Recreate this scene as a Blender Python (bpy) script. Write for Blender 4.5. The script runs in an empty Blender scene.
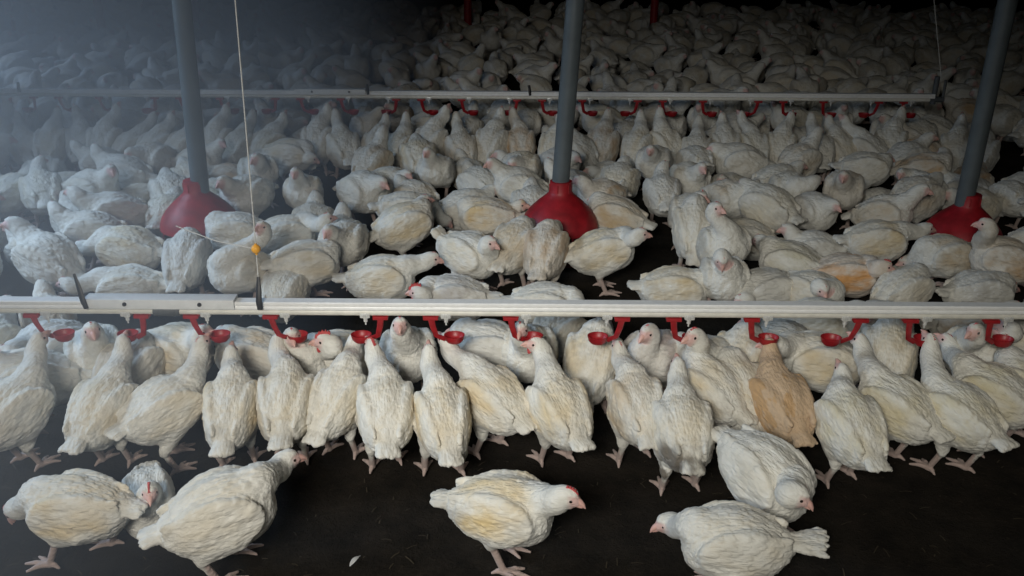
import bpy, bmesh, math, random
import numpy as np
from mathutils import Matrix, Vector

random.seed(7)
S = bpy.context.scene
COL = S.collection
R_ = math.radians

# ------------------------------------------------------------------ camera
FPX, PITCH, ROLL = 926.0, R_(23.7), R_(0.35)
CAM_Z = 1.48
cam = bpy.data.objects.new('camera', bpy.data.cameras.new('camera'))
COL.objects.link(cam)
cam.data.sensor_width = 36.0
cam.data.lens = FPX / 1024 * 36.0
cam.data.clip_start = 0.05
CM = Matrix.Translation((0, 0, CAM_Z)) @ Matrix.Rotation(math.pi / 2 - PITCH, 4, 'X') @ Matrix.Rotation(ROLL, 4, 'Z')
cam.matrix_world = CM
S.camera = cam
CR = np.array(CM.to_3x3()); CO = np.array([0, 0, CAM_Z])

# ------------------------------------------------------------------ light, world, exposure
S.view_settings.view_transform = 'Standard'
S.view_settings.look = 'None'
S.view_settings.gamma = 1.0
S.view_settings.use_curve_mapping = False
S.view_settings.exposure = 0.0
S.cycles.use_denoising = True
S.cycles.max_bounces = 5
S.cycles.diffuse_bounces = 3
S.cycles.volume_bounces = 0
world = bpy.data.worlds.new('dim_shed_air'); S.world = world; world.use_nodes = True
world.node_tree.nodes['Background'].inputs[0].default_value = (0.50, 0.60, 0.75, 1)
world.node_tree.nodes['Background'].inputs[1].default_value = 0.008

def area(name, loc, aim, energy, color, sx, sy, spread=180):
    l = bpy.data.lights.new(name, 'AREA'); l.energy = energy; l.color = color
    l.shape = 'RECTANGLE'; l.size = sx; l.size_y = sy; l.spread = R_(spread)
    o = bpy.data.objects.new(name, l); COL.objects.link(o)
    o.location = loc
    o.rotation_euler = (Vector(aim) - Vector(loc)).to_track_quat('-Z', 'Y').to_euler()
    return o
# daylight through the open doorway behind the camera, and through the side opening on the hazy side, plus two added fill lamps
area('doorway_daylight', (-0.85, -0.85, 2.1), (-0.45, 2.7, 0.1), 9.6, (1.0, 0.98, 0.91), 1.2, 0.5, 51)
area('added_right_fill', (-0.40, -0.85, 2.1), (1.5, 2.5, 0.1), 3.1, (1.0, 0.97, 0.87), 0.8, 0.5, 46)  # added fill lamp, lifts the right side that the main doorway lamp leaves dim
area('side_opening_daylight', (-3.6, 2.9, 1.9), (-1.9, 2.7, 0.2), 37.0, (0.50, 0.71, 1.0), 2.2, 0.9, 84)
area('added_deep_fill', (-5.8, 6.4, 1.9), (-3.6, 6.2, 0.2), 11.0, (0.38, 0.60, 1.0), 2.2, 0.9, 56)  # added fill lamp with no opening behind it, lights the deep haze and hens

# ------------------------------------------------------------------ picture point -> place
def ray(px, py):
    d = CR @ np.array([(px - 512) / FPX, -(py - 288) / FPX, -1.0])
    return d / np.linalg.norm(d)
def at_z(px, py, z):
    d = ray(px, py); return CO + d * ((z - CAM_Z) / d[2])
def at_y(px, py, y):
    d = ray(px, py); return CO + d * (y / d[1])
def pix(p):
    q = CR.T @ (np.asarray(p, float) - CO)
    return 512 + FPX * q[0] / -q[2], 288 - FPX * q[1] / -q[2]

# ------------------------------------------------------------------ materials
M = {}
def mat(name, col, rough=0.6, metal=0.0, vary=0.0, scale=30.0, bump=0.0, spec=0.5):
    m = bpy.data.materials.new(name); m.use_nodes = True; nt = m.node_tree; b = nt.nodes['Principled BSDF']
    b.inputs['Base Color'].default_value = (*col, 1); b.inputs['Roughness'].default_value = rough; b.inputs['Metallic'].default_value = metal
    b.inputs['Specular IOR Level'].default_value = spec
    if vary or bump:
        tc = nt.nodes.new('ShaderNodeTexCoord'); n = nt.nodes.new('ShaderNodeTexNoise'); n.inputs['Scale'].default_value = scale; n.inputs['Detail'].default_value = 5
        nt.links.new(tc.outputs['Object'], n.inputs['Vector'])
        if vary:
            r = nt.nodes.new('ShaderNodeValToRGB')
            r.color_ramp.elements[0].position = .3; r.color_ramp.elements[1].position = .7
            r.color_ramp.elements[0].color = (*[c * (1 - vary) for c in col], 1); r.color_ramp.elements[1].color = (*[min(1, c * (1 + vary * .5)) for c in col], 1)
            nt.links.new(n.outputs['Fac'], r.inputs[0]); nt.links.new(r.outputs[0], b.inputs['Base Color'])
        if bump:
            bp = nt.nodes.new('ShaderNodeBump'); bp.inputs['Strength'].default_value = bump; bp.inputs['Distance'].default_value = .01
            nt.links.new(n.outputs['Fac'], bp.inputs['Height']); nt.links.new(bp.outputs[0], b.inputs['Normal'])
    M[name] = m
    return m
mat('aluminium', (.88, .88, .87), .4, .0, .07, 60)
mat('sleeve_metal', (.74, .75, .75), .45, .0, .08, 50)
mat('pvc_white', (.72, .70, .63), .45, 0, .12, 40)
mat('clamp_grey', (.10, .11, .12), .5, 0, .2, 40)
mat('black_steel', (.02, .02, .022), .5)
mat('nipple_metal', (.80, .80, .78), .3, .3, .3, 200)
mat('red_plastic', (.36, .016, .022), .42, 0, .25, 50)
mat('pan_red', (.36, .012, .020), .5, 0, .35, 22, .15)
mat('pan_dark', (.09, .015, .015), .6, 0, .3, 25)
mat('tube_grey', (.105, .125, .135), .5, 0, .2, 12)
mat('cord_white', (.62, .61, .57), .8)
mat('orange_ball', (.90, .42, .03), .45)
mat('beak_horn', (.72, .43, .37), .45)
mat('comb_red', (.56, .085, .085), .55, 0, .3, 200)
mat('eye_dark', (.018, .010, .008), .12)
mat('straw', (.05, .037, .02), .8, 0, .4, 20)
mat('quill_white', (.55, .54, .52), .8)
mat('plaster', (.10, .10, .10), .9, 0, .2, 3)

def plumage():
    m = bpy.data.materials.new('plumage'); m.use_nodes = True; nt = m.node_tree; N = nt.nodes; Lk = nt.links.new
    b = N['Principled BSDF']; b.inputs['Roughness'].default_value = .85; b.inputs['Specular IOR Level'].default_value = .2
    b.inputs['Sheen Weight'].default_value = .12; b.inputs['Sheen Roughness'].default_value = .5
    at = N.new('ShaderNodeAttribute'); at.attribute_name = 'mask'
    fl = N.new('ShaderNodeAttribute'); fl.attribute_name = 'flow'
    da = N.new('ShaderNodeAttribute'); da.attribute_name = 'dirt'
    oi = N.new('ShaderNodeObjectInfo')
    sp = N.new('ShaderNodeSeparateColor'); Lk(at.outputs['Color'], sp.inputs[0])
    def math_(op, a, c=None, clamp=False):
        n = N.new('ShaderNodeMath'); n.operation = op; n.use_clamp = clamp
        for i, v in enumerate((a, c)):
            if v is None: continue
            if isinstance(v, (int, float)): n.inputs[i].default_value = v
            else: Lk(v, n.inputs[i])
        return n.outputs[0]
    def mix(f, a, c):
        n = N.new('ShaderNodeMix'); n.data_type = 'RGBA'; Lk(f, n.inputs[0])
        for i, v in ((6, a), (7, c)):
            if isinstance(v, tuple): n.inputs[i].default_value = (*v, 1)
            else: Lk(v, n.inputs[i])
        return n.outputs[2]
    off = N.new('ShaderNodeVectorMath'); off.operation = 'ADD'; Lk(fl.outputs['Vector'], off.inputs[0])
    rv = N.new('ShaderNodeVectorMath'); rv.operation = 'SCALE'; rv.inputs[0].default_value = (7, 13, 5); Lk(oi.outputs['Random'], rv.inputs[3]); Lk(rv.outputs[0], off.inputs[1])
    mp = N.new('ShaderNodeMapping'); mp.inputs['Scale'].default_value = (.55, 1, 1); Lk(off.outputs[0], mp.inputs[0])
    def noise(scale, detail=4):
        n = N.new('ShaderNodeTexNoise'); n.inputs['Scale'].default_value = scale; n.inputs['Detail'].default_value = detail; Lk(mp.outputs[0], n.inputs['Vector']); return n.outputs['Fac']
    def ramp(v, a, c):
        n = N.new('ShaderNodeMapRange'); n.interpolation_type = 'SMOOTHSTEP'; Lk(v, n.inputs[0]); n.inputs[1].default_value = a; n.inputs[2].default_value = c; return n.outputs[0]
    st = math_('MULTIPLY', math_('MULTIPLY', sp.outputs[2], oi.outputs['Alpha']), ramp(noise(16), .28, .72), True)
    allover = math_('MULTIPLY', math_('SUBTRACT', oi.outputs['Alpha'], 1.0, True), .8, True)
    st = math_('MAXIMUM', st, allover, True)
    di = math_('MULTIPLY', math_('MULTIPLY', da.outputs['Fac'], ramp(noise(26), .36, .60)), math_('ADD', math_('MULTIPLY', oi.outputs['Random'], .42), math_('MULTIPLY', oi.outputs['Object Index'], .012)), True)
    gr = math_('MULTIPLY', ramp(noise(38), .42, .72), .5)
    base = mix(gr, (.79, .77, .705), (.56, .535, .465))
    base = mix(st, base, oi.outputs['Color'])
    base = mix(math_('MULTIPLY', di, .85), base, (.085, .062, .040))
    base = mix(math_('MULTIPLY', sp.outputs[1], .72), base, (.70, .38, .35))
    base = mix(sp.outputs[0], base, (.47, .36, .32))
    Lk(base, b.inputs['Base Color'])
    mp2 = N.new('ShaderNodeMapping'); mp2.inputs['Scale'].default_value = (.22, 1, 1); Lk(off.outputs[0], mp2.inputs[0])
    n2 = N.new('ShaderNodeTexNoise'); n2.inputs['Scale'].default_value = 170; n2.inputs['Detail'].default_value = 3; Lk(mp2.outputs[0], n2.inputs['Vector'])
    bp = N.new('ShaderNodeBump'); bp.inputs['Strength'].default_value = .8; bp.inputs['Distance'].default_value = .005; Lk(n2.outputs['Fac'], bp.inputs['Height']); Lk(bp.outputs[0], b.inputs['Normal'])
    M['plumage'] = m
plumage()

def litter_mat():
    m = bpy.data.materials.new('dark_litter'); m.use_nodes = True; nt = m.node_tree; N = nt.nodes; Lk = nt.links.new; b = N['Principled BSDF']
    b.inputs['Roughness'].default_value = .95; b.inputs['Specular IOR Level'].default_value = .15
    tc = N.new('ShaderNodeTexCoord')
    n = N.new('ShaderNodeTexNoise'); n.inputs['Scale'].default_value = 9; n.inputs['Detail'].default_value = 8; n.inputs['Roughness'].default_value = .7; Lk(tc.outputs['Object'], n.inputs['Vector'])
    n2 = N.new('ShaderNodeTexNoise'); n2.inputs['Scale'].default_value = 75; n2.inputs['Detail'].default_value = 6; n2.inputs['Roughness'].default_value = .75; Lk(tc.outputs['Object'], n2.inputs['Vector'])
    r = N.new('ShaderNodeValToRGB'); e = r.color_ramp.elements
    e[0].position = .35; e[0].color = (.012, .010, .008, 1); e[1].position = .72; e[1].color = (.034, .027, .020, 1)
    Lk(n.outputs['Fac'], r.inputs[0])
    r2 = N.new('ShaderNodeValToRGB'); r2.color_ramp.elements[0].position = .60; r2.color_ramp.elements[1].position = .78
    Lk(n2.outputs['Fac'], r2.inputs[0])
    mx = N.new('ShaderNodeMix'); mx.data_type = 'RGBA'; Lk(r2.outputs[0], mx.inputs[0]); Lk(r.outputs[0], mx.inputs[6]); mx.inputs[7].default_value = (.075, .058, .036, 1)
    Lk(mx.outputs[2], b.inputs['Base Color'])
    bp = N.new('ShaderNodeBump'); bp.inputs['Strength'].default_value = .9; bp.inputs['Distance'].default_value = .015; Lk(n2.outputs['Fac'], bp.inputs['Height']); Lk(bp.outputs[0], b.inputs['Normal'])
    M['dark_litter'] = m
litter_mat()

# ------------------------------------------------------------------ object helpers
def tag(o, label=None, cat=None, group=None, kind=None):
    for k, v in (('label', label), ('category', cat), ('group', group), ('kind', kind)):
        if v: o[k] = v
    return o
def link(name, me, parent=None, mw=None):
    o = bpy.data.objects.new(name, me); COL.objects.link(o)
    if parent is not None: o.parent = parent
    if mw is not None: o.matrix_local = mw
    return o
def empty(name, loc):
    o = bpy.data.objects.new(name, None); COL.objects.link(o); o.location = loc; return o
class MB:
    """collects shapes into one mesh"""
    def __init__(s): s.bm = bmesh.new()
    def box(s, lo, hi, bevel=0.0):
        r = bmesh.ops.create_cube(s.bm, size=1); lo = Vector(lo); hi = Vector(hi)
        for v in r['verts']: v.co = Vector((lo[i] + (v.co[i] + .5) * (hi[i] - lo[i]) for i in range(3)))
        if bevel:
            es = list({e for v in r['verts'] for e in v.link_edges})
            bmesh.ops.bevel(s.bm, geom=es, offset=bevel, segments=2, affect='EDGES', profile=.6)
        return s
    def tube(s, pts, rad, seg=12, cap=True, flat=None):
        pts = [Vector(p) for p in pts]; rings = []; up = None
        for i, p in enumerate(pts):
            d = (pts[min(i + 1, len(pts) - 1)] - pts[max(i - 1, 0)]).normalized()
            if up is None: up = Vector((0, 0, 1)) if abs(d.z) < .9 else Vector((0, 1, 0))
            x = d.cross(up).normalized(); y = x.cross(d).normalized(); up = y
            r = rad[i] if isinstance(rad, (list, tuple)) else rad
            rings.append([s.bm.verts.new(p + x * math.cos(a) * r + y * math.sin(a) * r * (flat or 1)) for a in (2 * math.pi * k / seg for k in range(seg))])
        for a, b in zip(rings, rings[1:]):
            for k in range(seg): s.bm.faces.new((a[k], a[(k + 1) % seg], b[(k + 1) % seg], b[k]))
        if cap: s.bm.faces.new(rings[0][::-1]); s.bm.faces.new(rings[-1])
        return s
    def lathe(s, prof, seg=48, c=(0, 0, 0), sy=1.0):
        rings = []
        for r, z in prof: rings.append([s.bm.verts.new((c[0] + r * math.cos(2 * math.pi * k / seg), c[1] + sy * r * math.sin(2 * math.pi * k / seg), c[2] + z)) for k in range(seg)])
        for a, b in zip(rings, rings[1:]):
            for k in range(seg): s.bm.faces.new((a[k], a[(k + 1) % seg], b[(k + 1) % seg], b[k]))
        s.bm.faces.new(rings[-1]); s.bm.faces.new(rings[0][::-1])
        return s
    def ball(s, c, r, sub=2):
        q = bmesh.ops.create_icosphere(s.bm, subdivisions=sub, radius=1)
        r = r if isinstance(r, (tuple, list)) else (r, r, r)
        for v in q['verts']: v.co = Vector((c[i] + v.co[i] * r[i] for i in range(3)))
        return s
    def mesh(s, name, m, smooth=True):
        bmesh.ops.recalc_face_normals(s.bm, faces=s.bm.faces)
        me = bpy.data.meshes.new(name); s.bm.to_mesh(me); s.bm.free(); me.materials.append(M[m])
        if smooth:
            me.polygons.foreach_set('use_smooth', [True] * len(me.polygons))
            me.set_sharp_from_angle(angle=R_(38))
        return me
    def build(s, name, m, parent=None, smooth=True, mw=None): return link(name, s.mesh(name, m, smooth), parent, mw)

# ------------------------------------------------------------------ the shed
def litter_floor():
    xs = np.concatenate([np.linspace(-12, -3, 12)[:-1], np.linspace(-3, 3, 200), np.linspace(3, 12, 12)[1:]]); ys = np.concatenate([np.linspace(-1.1, 1.2, 8)[:-1], np.linspace(1.2, 5, 140), np.linspace(5, 16, 30)[1:]])
    X, Y = np.meshgrid(xs, ys, indexing='ij'); V = np.stack([X.ravel(), Y.ravel(), np.zeros(X.size)], 1)
    V[:, 2] = (vnoise(V / .25, 1) - .6) * .012 + (vnoise(V / .07, 2) - .6) * .008 - .004
    V[:, 2] = np.minimum(V[:, 2], .002)
    i = np.arange(X.size).reshape(X.shape)
    Q = np.stack([i[:-1, :-1].ravel(), i[1:, :-1].ravel(), i[1:, 1:].ravel(), i[:-1, 1:].ravel()], 1)
    tag(link('floor', mesh_from('floor', V, Q, [M['dark_litter']])), kind='structure')

# ------------------------------------------------------------------ hen body: one continuous surface from blended solids
def norm(v):
    v = np.asarray(v, float); return v / max(np.linalg.norm(v), 1e-9)

class Field:
    """signed distance on a grid; every solid is blended in only near itself"""
    def __init__(s, lo, hi, h):
        s.lo = np.array(lo, float); s.h = h
        s.n = np.ceil((np.array(hi) - s.lo) / h).astype(int) + 1
        s.F = np.full(s.n, 0.06, np.float32)
        s.ax = [(s.lo[i] + h * np.arange(s.n[i])).astype(np.float32) for i in range(3)]
    def sub(s, lo, hi):
        i0 = np.clip(np.floor((np.array(lo) - s.lo) / s.h).astype(int), 0, s.n)
        i1 = np.clip(np.ceil((np.array(hi) - s.lo) / s.h).astype(int) + 1, 0, s.n)
        if (i1 <= i0).any(): return None
        sl = tuple(slice(a, b) for a, b in zip(i0, i1))
        X, Y, Z = (s.ax[i][sl[i]] for i in range(3))
        return sl, X[:, None, None], Y[None, :, None], Z[None, None, :]
    def blend(s, sl, d, k):
        A = s.F[sl]
        if k > 0:
            hh = np.maximum(k - np.abs(A - d), 0.0) / k
            s.F[sl] = np.minimum(A, d) - hh * hh * k * 0.25
        else: s.F[sl] = np.minimum(A, d)
    def ell(s, c, R, r, k):
        c = np.asarray(c, float); r = np.asarray(r, float)
        ext = np.sqrt(((R * r[None, :]) ** 2).sum(1)) + k + 0.004
        g = s.sub(c - ext, c + ext)
        if g is None: return
        sl, X, Y, Z = g
        X = X - c[0]; Y = Y - c[1]; Z = Z - c[2]
        k0 = 0; k1 = 0
        for i in range(3):
            p = (X * R[0, i] + Y * R[1, i] + Z * R[2, i]) / r[i]
            k0 = k0 + p * p; k1 = k1 + (p / r[i]) ** 2
        k0 = np.sqrt(k0); k1 = np.sqrt(k1)
        s.blend(sl, (k0 * (k0 - 1) / np.maximum(k1, 1e-6)).astype(np.float32), k)
    def cap(s, a, b, ra, rb, k):
        a = np.asarray(a, float); b = np.asarray(b, float); m = max(ra, rb) + k + 0.004
        g = s.sub(np.minimum(a, b) - m, np.maximum(a, b) + m)
        if g is None: return
        sl, X, Y, Z = g
        ab = b - a; L = max(ab @ ab, 1e-9)
        t = np.clip(((X - a[0]) * ab[0] + (Y - a[1]) * ab[1] + (Z - a[2]) * ab[2]) / L, 0, 1)
        d = np.sqrt((X - a[0] - t * ab[0]) ** 2 + (Y - a[1] - t * ab[1]) ** 2 + (Z - a[2] - t * ab[2]) ** 2) - (ra + (rb - ra) * t)
        s.blend(sl, d.astype(np.float32), k)
    def net(s):
        """surface nets: (vertices, quads)"""
        F = s.F; I = F < 0
        nx, ny, nz = F.shape
        cnt = np.zeros((nx - 1, ny - 1, nz - 1), np.int8)
        for dx in (0, 1):
            for dy in (0, 1):
                for dz in (0, 1):
                    cnt += I[dx:nx - 1 + dx, dy:ny - 1 + dy, dz:nz - 1 + dz]
        cells = np.argwhere((cnt > 0) & (cnt < 8))
        idx = np.full(cnt.shape, -1, np.int32); idx[tuple(cells.T)] = np.arange(len(cells))
        cor = [(a, b, c) for a in (0, 1) for b in (0, 1) for c in (0, 1)]
        val = {q: F[cells[:, 0] + q[0], cells[:, 1] + q[1], cells[:, 2] + q[2]] for q in cor}
        P = np.zeros((len(cells), 3)); W = np.zeros(len(cells))
        for q in cor:
            for ax in range(3):
                if q[ax] == 0:
                    e = list(q); e[ax] = 1; e = tuple(e)
                    A, B = val[q], val[e]; m = (A < 0) != (B < 0)
                    t = np.where(m, A / np.where(m, A - B, 1), 0)
                    pt = np.tile(np.array(q, float), (len(cells), 1)); pt[:, ax] += t
                    P += pt * m[:, None]; W += m
        V = s.lo + s.h * (cells + P / W[:, None])
        Q = []
        for ax in range(3):
            u, v = (ax + 1) % 3, (ax + 2) % 3
            A = np.take(I, range(0, I.shape[ax] - 1), ax); B = np.take(I, range(1, I.shape[ax]), ax)
            e = np.argwhere(A != B)
            ok = (e[:, u] > 0) & (e[:, v] > 0) & (e[:, u] < I.shape[u] - 1) & (e[:, v] < I.shape[v] - 1)
            e = e[ok]
            flip = ~A[tuple(e.T)]
            def at(du, dv):
                c = e.copy(); c[:, u] += du; c[:, v] += dv; return idx[tuple(c.T)]
            q = np.stack([at(-1, -1), at(0, -1), at(0, 0), at(-1, 0)], 1)
            q[flip] = q[flip][:, ::-1]
            Q.append(q)
        return V, np.concatenate(Q)

def hash2(i, j, s):
    x = np.sin(i * 127.1 + j * 311.7 + s * 74.7) * 43758.5453
    return x - np.floor(x)

def feathers(u, v, L, W, seed):
    """relief of overlapping feathers, u runs towards the tip; 0..1"""
    out = np.zeros_like(u)
    row = np.floor(u / (L * .5))
    for di in (-2, -1, 0):
        i = row + di
        off = np.mod(i, 2) * .5
        jj = np.floor(v / W - off + .5)
        for dj in (-1, 0, 1):
            j = jj + dj
            ju = (hash2(i, j, seed) - .5) * .35; jv = (hash2(i, j, seed + 3) - .5) * .3
            du = u / L - i * .5 - ju; dv = v / W - (j + off) - jv
            w = .72 * np.sqrt(np.clip(1 - np.clip((du - .45) / .6, 0, 1) ** 2, 0, 1)) * (du > 0)
            ins = np.clip((w - np.abs(dv)) / .12, 0, 1)
            out = np.maximum(out, ins * (.25 + .75 * np.clip(du, 0, 1)) * (1 - .35 * dv * dv))
    return out

def vnoise(p, seed):
    """smooth value noise"""
    i = np.floor(p); f = p - i; f = f * f * (3 - 2 * f); r = 0
    for a in (0, 1):
        for b in (0, 1):
            for c in (0, 1):
                h = np.sin((i[:, 0] + a) * 127.1 + (i[:, 1] + b) * 311.7 + (i[:, 2] + c) * 191.3 + seed * 17.3) * 43758.5453
                r = r + (h - np.floor(h)) * (f[:, 0] if a else 1 - f[:, 0]) * (f[:, 1] if b else 1 - f[:, 1]) * (f[:, 2] if c else 1 - f[:, 2])
    return r

def frame_from(fwd, roll=0.0):
    f = norm(fwd); s = norm(np.cross((0, 0, 1), f)) if abs(f[2]) < .98 else np.array([0, 1., 0])
    u = np.cross(f, s)
    c, q = math.cos(roll), math.sin(roll)
    return np.stack([f, s * c + u * q, u * c - s * q], 1)

def hen_pose(pitch=18, hc=.168, head=(.20, 0, .30), look=(1, 0, -.15), feet=((.015, .045, 0), (-.01, -.045, 0)), sit=False,
             fat=1.0, tail=0.0, ruff=1.0, seed=1, droop=0.0, yaw=0.0, tlen=1.0):
    return dict(pitch=pitch, hc=hc, head=head, look=look, feet=feet, sit=sit, fat=fat, tail=tail, ruff=ruff, seed=seed, droop=droop, yaw=yaw, tlen=tlen)

def hen_solid(P, h):
    """(vertices, quads, mask rgba per vertex, flow vector per vertex, head frame)"""
    th = math.radians(P['pitch']); c = np.array([0, 0, P['hc']])
    R = np.stack([(math.cos(th), 0, math.sin(th)), (0, 1, 0), (-math.sin(th), 0, math.cos(th))], 1).astype(float)
    B = lambda a, y, n: c + R @ np.array([a, y, n], float)
    f = P['fat']; H = np.array(P['head'], float); Rh = frame_from(P['look'])
    pts = [B(-.22, -.11, -.09), B(-.22, .11, .09), B(.14, -.1, -.1), B(.14, .1, .1), H + .06, H - .06]
    for q in P['feet']: pts += [np.array([q[0] + .08, q[1] + .07, 0]), np.array([q[0] - .06, q[1] - .07, 0])]
    pts = np.array(pts); lo = pts.min(0) - .03; hi = pts.max(0) + .03; lo[2] = max(lo[2], -.012)
    G = Field(lo, hi, h)
    def ell(a, y, n, r, k, rot=None):
        G.ell(B(a, y, n), R if rot is None else R @ rot, np.array(r), k)
    ell(0, 0, 0, (.102, .072 * f, .076 * f), 0)
    ell(.046, 0, -.020, (.068, .064 * f, .070), .04)
    ell(-.058, 0, -.018, (.070, .062 * f, .062 * f), .04)
    ell(-.100, 0, .006, (.048, .038, .032), .035)
    td = math.radians(P['tail'])
    for i in range(7):                                            # tail feathers, a short loose fan
        q = (i - 3) / 3; an = q * .42
        rot = np.array([[math.cos(an), math.sin(an), 0], [-math.sin(an), math.cos(an), 0], [0, 0, 1.]])
        rt = np.array([[math.cos(td), 0, -math.sin(td)], [0, 1, 0], [math.sin(td), 0, math.cos(td)]])
        p = np.array([-.104, 0, .010]) + rt @ (rot @ np.array([(-.034 - .010 * hash2(i, 2, P['seed'])) * P['tlen'], 0, .006 * (1 - abs(q)) + (.004 if i % 2 else 0)]))
        G.ell(B(*p), R @ rt @ rot, np.array([.040 * P['tlen'], .0100, .0048]), .010)
    for s in (1, -1):                                             # folded wings and their long flight feathers
        dr = math.radians(-4 + P['droop']); tw = math.radians(11)
        rw = np.array([[math.cos(dr), 0, -math.sin(dr)], [0, 1, 0], [math.sin(dr), 0, math.cos(dr)]])
        ry = np.array([[math.cos(tw), -s * math.sin(tw), 0], [s * math.sin(tw), math.cos(tw), 0], [0, 0, 1.]])
        rw = rw @ ry
        o = np.array([-.010, s * .0565 * f, .010])
        G.ell(B(*o), R @ rw, np.array([.094, .0165, .056]), .022)
        for i in range(5):
            p = o + rw @ np.array([-.064 - .004 * i, s * (.004 - .0012 * i), -.026 + .0125 * i])
            G.ell(B(*p), R @ rw, np.array([.056 - .003 * i, .0055, .0105]), .008)
    # neck
    N0 = B(.074, 0, .022); back = H - Rh[:, 0] * .012 - Rh[:, 2] * .006
    L = np.linalg.norm(back - N0)
    C1 = N0 + R[:, 0] * L * .24 + np.array([0, 0, L * .20]); C2 = back - np.array([0, 0, L * .30]) - Rh[:, 0] * L * .10
    ts = np.linspace(0, 1, 11); nk = []
    for t in ts: nk.append((1 - t) ** 3 * N0 + 3 * t * (1 - t) ** 2 * C1 + 3 * t * t * (1 - t) * C2 + t ** 3 * back)
    nr = [.0220 + .024 * (1 - t) ** 3.2 for t in ts]
    for i in range(10): G.cap(nk[i], nk[i + 1], nr[i], nr[i + 1], .017)
    hp = lambda x, y, z: H + Rh @ np.array([x, y, z])
    G.ell(H, Rh, np.array([.029, .0205, .0225]), .010)
    G.ell(hp(.019, 0, -.004), Rh, np.array([.017, .0125, .0125]), .008)
    G.ell(hp(.016, 0, -.016), Rh, np.array([.009, .010, .010]), .006)
    legs = []
    if not P['sit']:
        for s, q in zip((1, -1), P['feet']):
            ft = np.array([q[0], q[1], .010 + q[2]]); hk = np.array([q[0] - .032, q[1], .084 + q[2]]); hip = B(-.004, s * .040 * f, -.036)
            G.cap(hip, hk + (hip - hk) * .12, .043, .0155, .026)
            G.cap(hk + (hip - hk) * .1, hk, .014, .0105, .010)
            G.cap(hk, ft, .0095, .0085, .006)
            toes = []
            for an, ln in ((-.55, .052), (.02, .064), (.57, .052), (math.pi - .25 * s, .030)):
                an = an + (P['yaw'] if True else 0)
                mid = ft + np.array([math.cos(an) * ln * .55, math.sin(an) * ln * .55, .0015]); tip = ft + np.array([math.cos(an) * ln, math.sin(an) * ln, -.0045])
                G.cap(ft, mid, .0075, .0062, .004); G.cap(mid, tip, .0062, .0035, .002)
                toes += [(ft, mid), (mid, tip)]
            legs += [(hk + (hip - hk) * .14, ft)] + toes
    if P['sit']:
        Z = G.ax[2][None, None, :]; G.F = np.maximum(G.F, (.003 - Z).astype(np.float32))
    V, Q = G.net()
    # ---- masks and feather relief
    def segd(a, b):
        ab = b - a; t = np.clip((V - a) @ ab / (ab @ ab), 0, 1); return np.linalg.norm(V - a - t[:, None] * ab, axis=1)
    leg = np.zeros(len(V))
    for i, (a, b) in enumerate(legs): leg = np.maximum(leg, np.clip((.0165 - segd(a, b)) / .004, 0, 1))
    leg *= (V[:, 2] < .108 + max(q[2] for q in P['feet']))
    bf = (V - c) @ R; hf = (V - H) @ Rh
    nd = np.full(len(V), 9.); nt = np.zeros(len(V)); na = np.zeros(len(V))
    for i in range(10):
        a, b = np.array(nk[i]), np.array(nk[i + 1]); ab = b - a
        t = np.clip((V - a) @ ab / (ab @ ab), 0, 1); w = V - a - t[:, None] * ab; d = np.linalg.norm(w, axis=1) - (nr[i] + (nr[i + 1] - nr[i]) * t)
        m = d < nd; nd[m] = d[m]; nt[m] = (i + t[m]) / 10
        fx = norm(ab); sy = np.array([0, 1., 0]); uz = np.cross(fx, sy); na[m] = np.arctan2(w[m] @ sy, w[m] @ uz)
    neck = np.clip((nt - .18) / .2, 0, 1) * np.clip((.012 - nd) / .008, 0, 1)
    face = np.clip((hf[:, 0] - .004 + .25 * hf[:, 2]) / .015, 0, 1) * np.clip((.030 - np.abs(hf[:, 2] + .003)) / .004, 0, 1) * (np.linalg.norm(hf, axis=1) < .05) * np.clip((.0165 - hf[:, 2]) / .005, 0, 1)
    wing = np.clip((np.abs(bf[:, 1]) - .045) / .02, 0, 1) * np.clip((bf[:, 0] + .17) / .05, 0, 1) * np.clip((.085 - bf[:, 0]) / .03, 0, 1) * np.clip((bf[:, 2] + .045) / .02, 0, 1)
    wing *= 1 - leg
    backm = np.clip((bf[:, 2] - .015) / .04, 0, 1) * np.clip((.09 - bf[:, 0]) / .05, 0, 1) * (1 - neck)
    stain = np.maximum(wing, backm * .75) * (1 - neck)
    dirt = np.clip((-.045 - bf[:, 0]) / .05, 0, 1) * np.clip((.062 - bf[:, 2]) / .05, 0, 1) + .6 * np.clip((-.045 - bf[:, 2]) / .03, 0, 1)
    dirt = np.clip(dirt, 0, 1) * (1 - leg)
    ang = np.arctan2(bf[:, 1], bf[:, 2]) * .075
    sd = P['seed']
    fb = feathers(-bf[:, 0] + .3, ang + 2, .030, .021, sd)
    fw = feathers(-bf[:, 0] * .98 - bf[:, 2] * .15 + .3, bf[:, 2] - bf[:, 0] * .12 + 2, .052, .016, sd + 5)
    fn = feathers((1 - nt) * .16 + .3, na * .034 + 2, .030, .010, sd + 9)
    soft = np.clip((-.035 - bf[:, 2]) / .03, 0, 1)
    rel = (fb * .0042 * (1 - .6 * soft)) * (1 - wing) * (1 - neck) + fw * .0052 * wing + fn * .0022 * neck * (1 - np.clip((nt - .85) / .15, 0, 1))
    st = np.array([.42, 1, 1.]); lump = (vnoise(bf * st / .020, sd) - .5) * .0048 + (vnoise(bf * np.array([.34, 1, 1.]) / .0062, sd + 4) - .5) * .0030
    hd = np.clip((np.linalg.norm(hf, axis=1) - .028) / .02, 0, 1)
    rel = (rel * P['ruff'] + lump * P['ruff'] * hd * (1 - .6 * neck)) * (1 - leg) * (1 - face)
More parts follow.
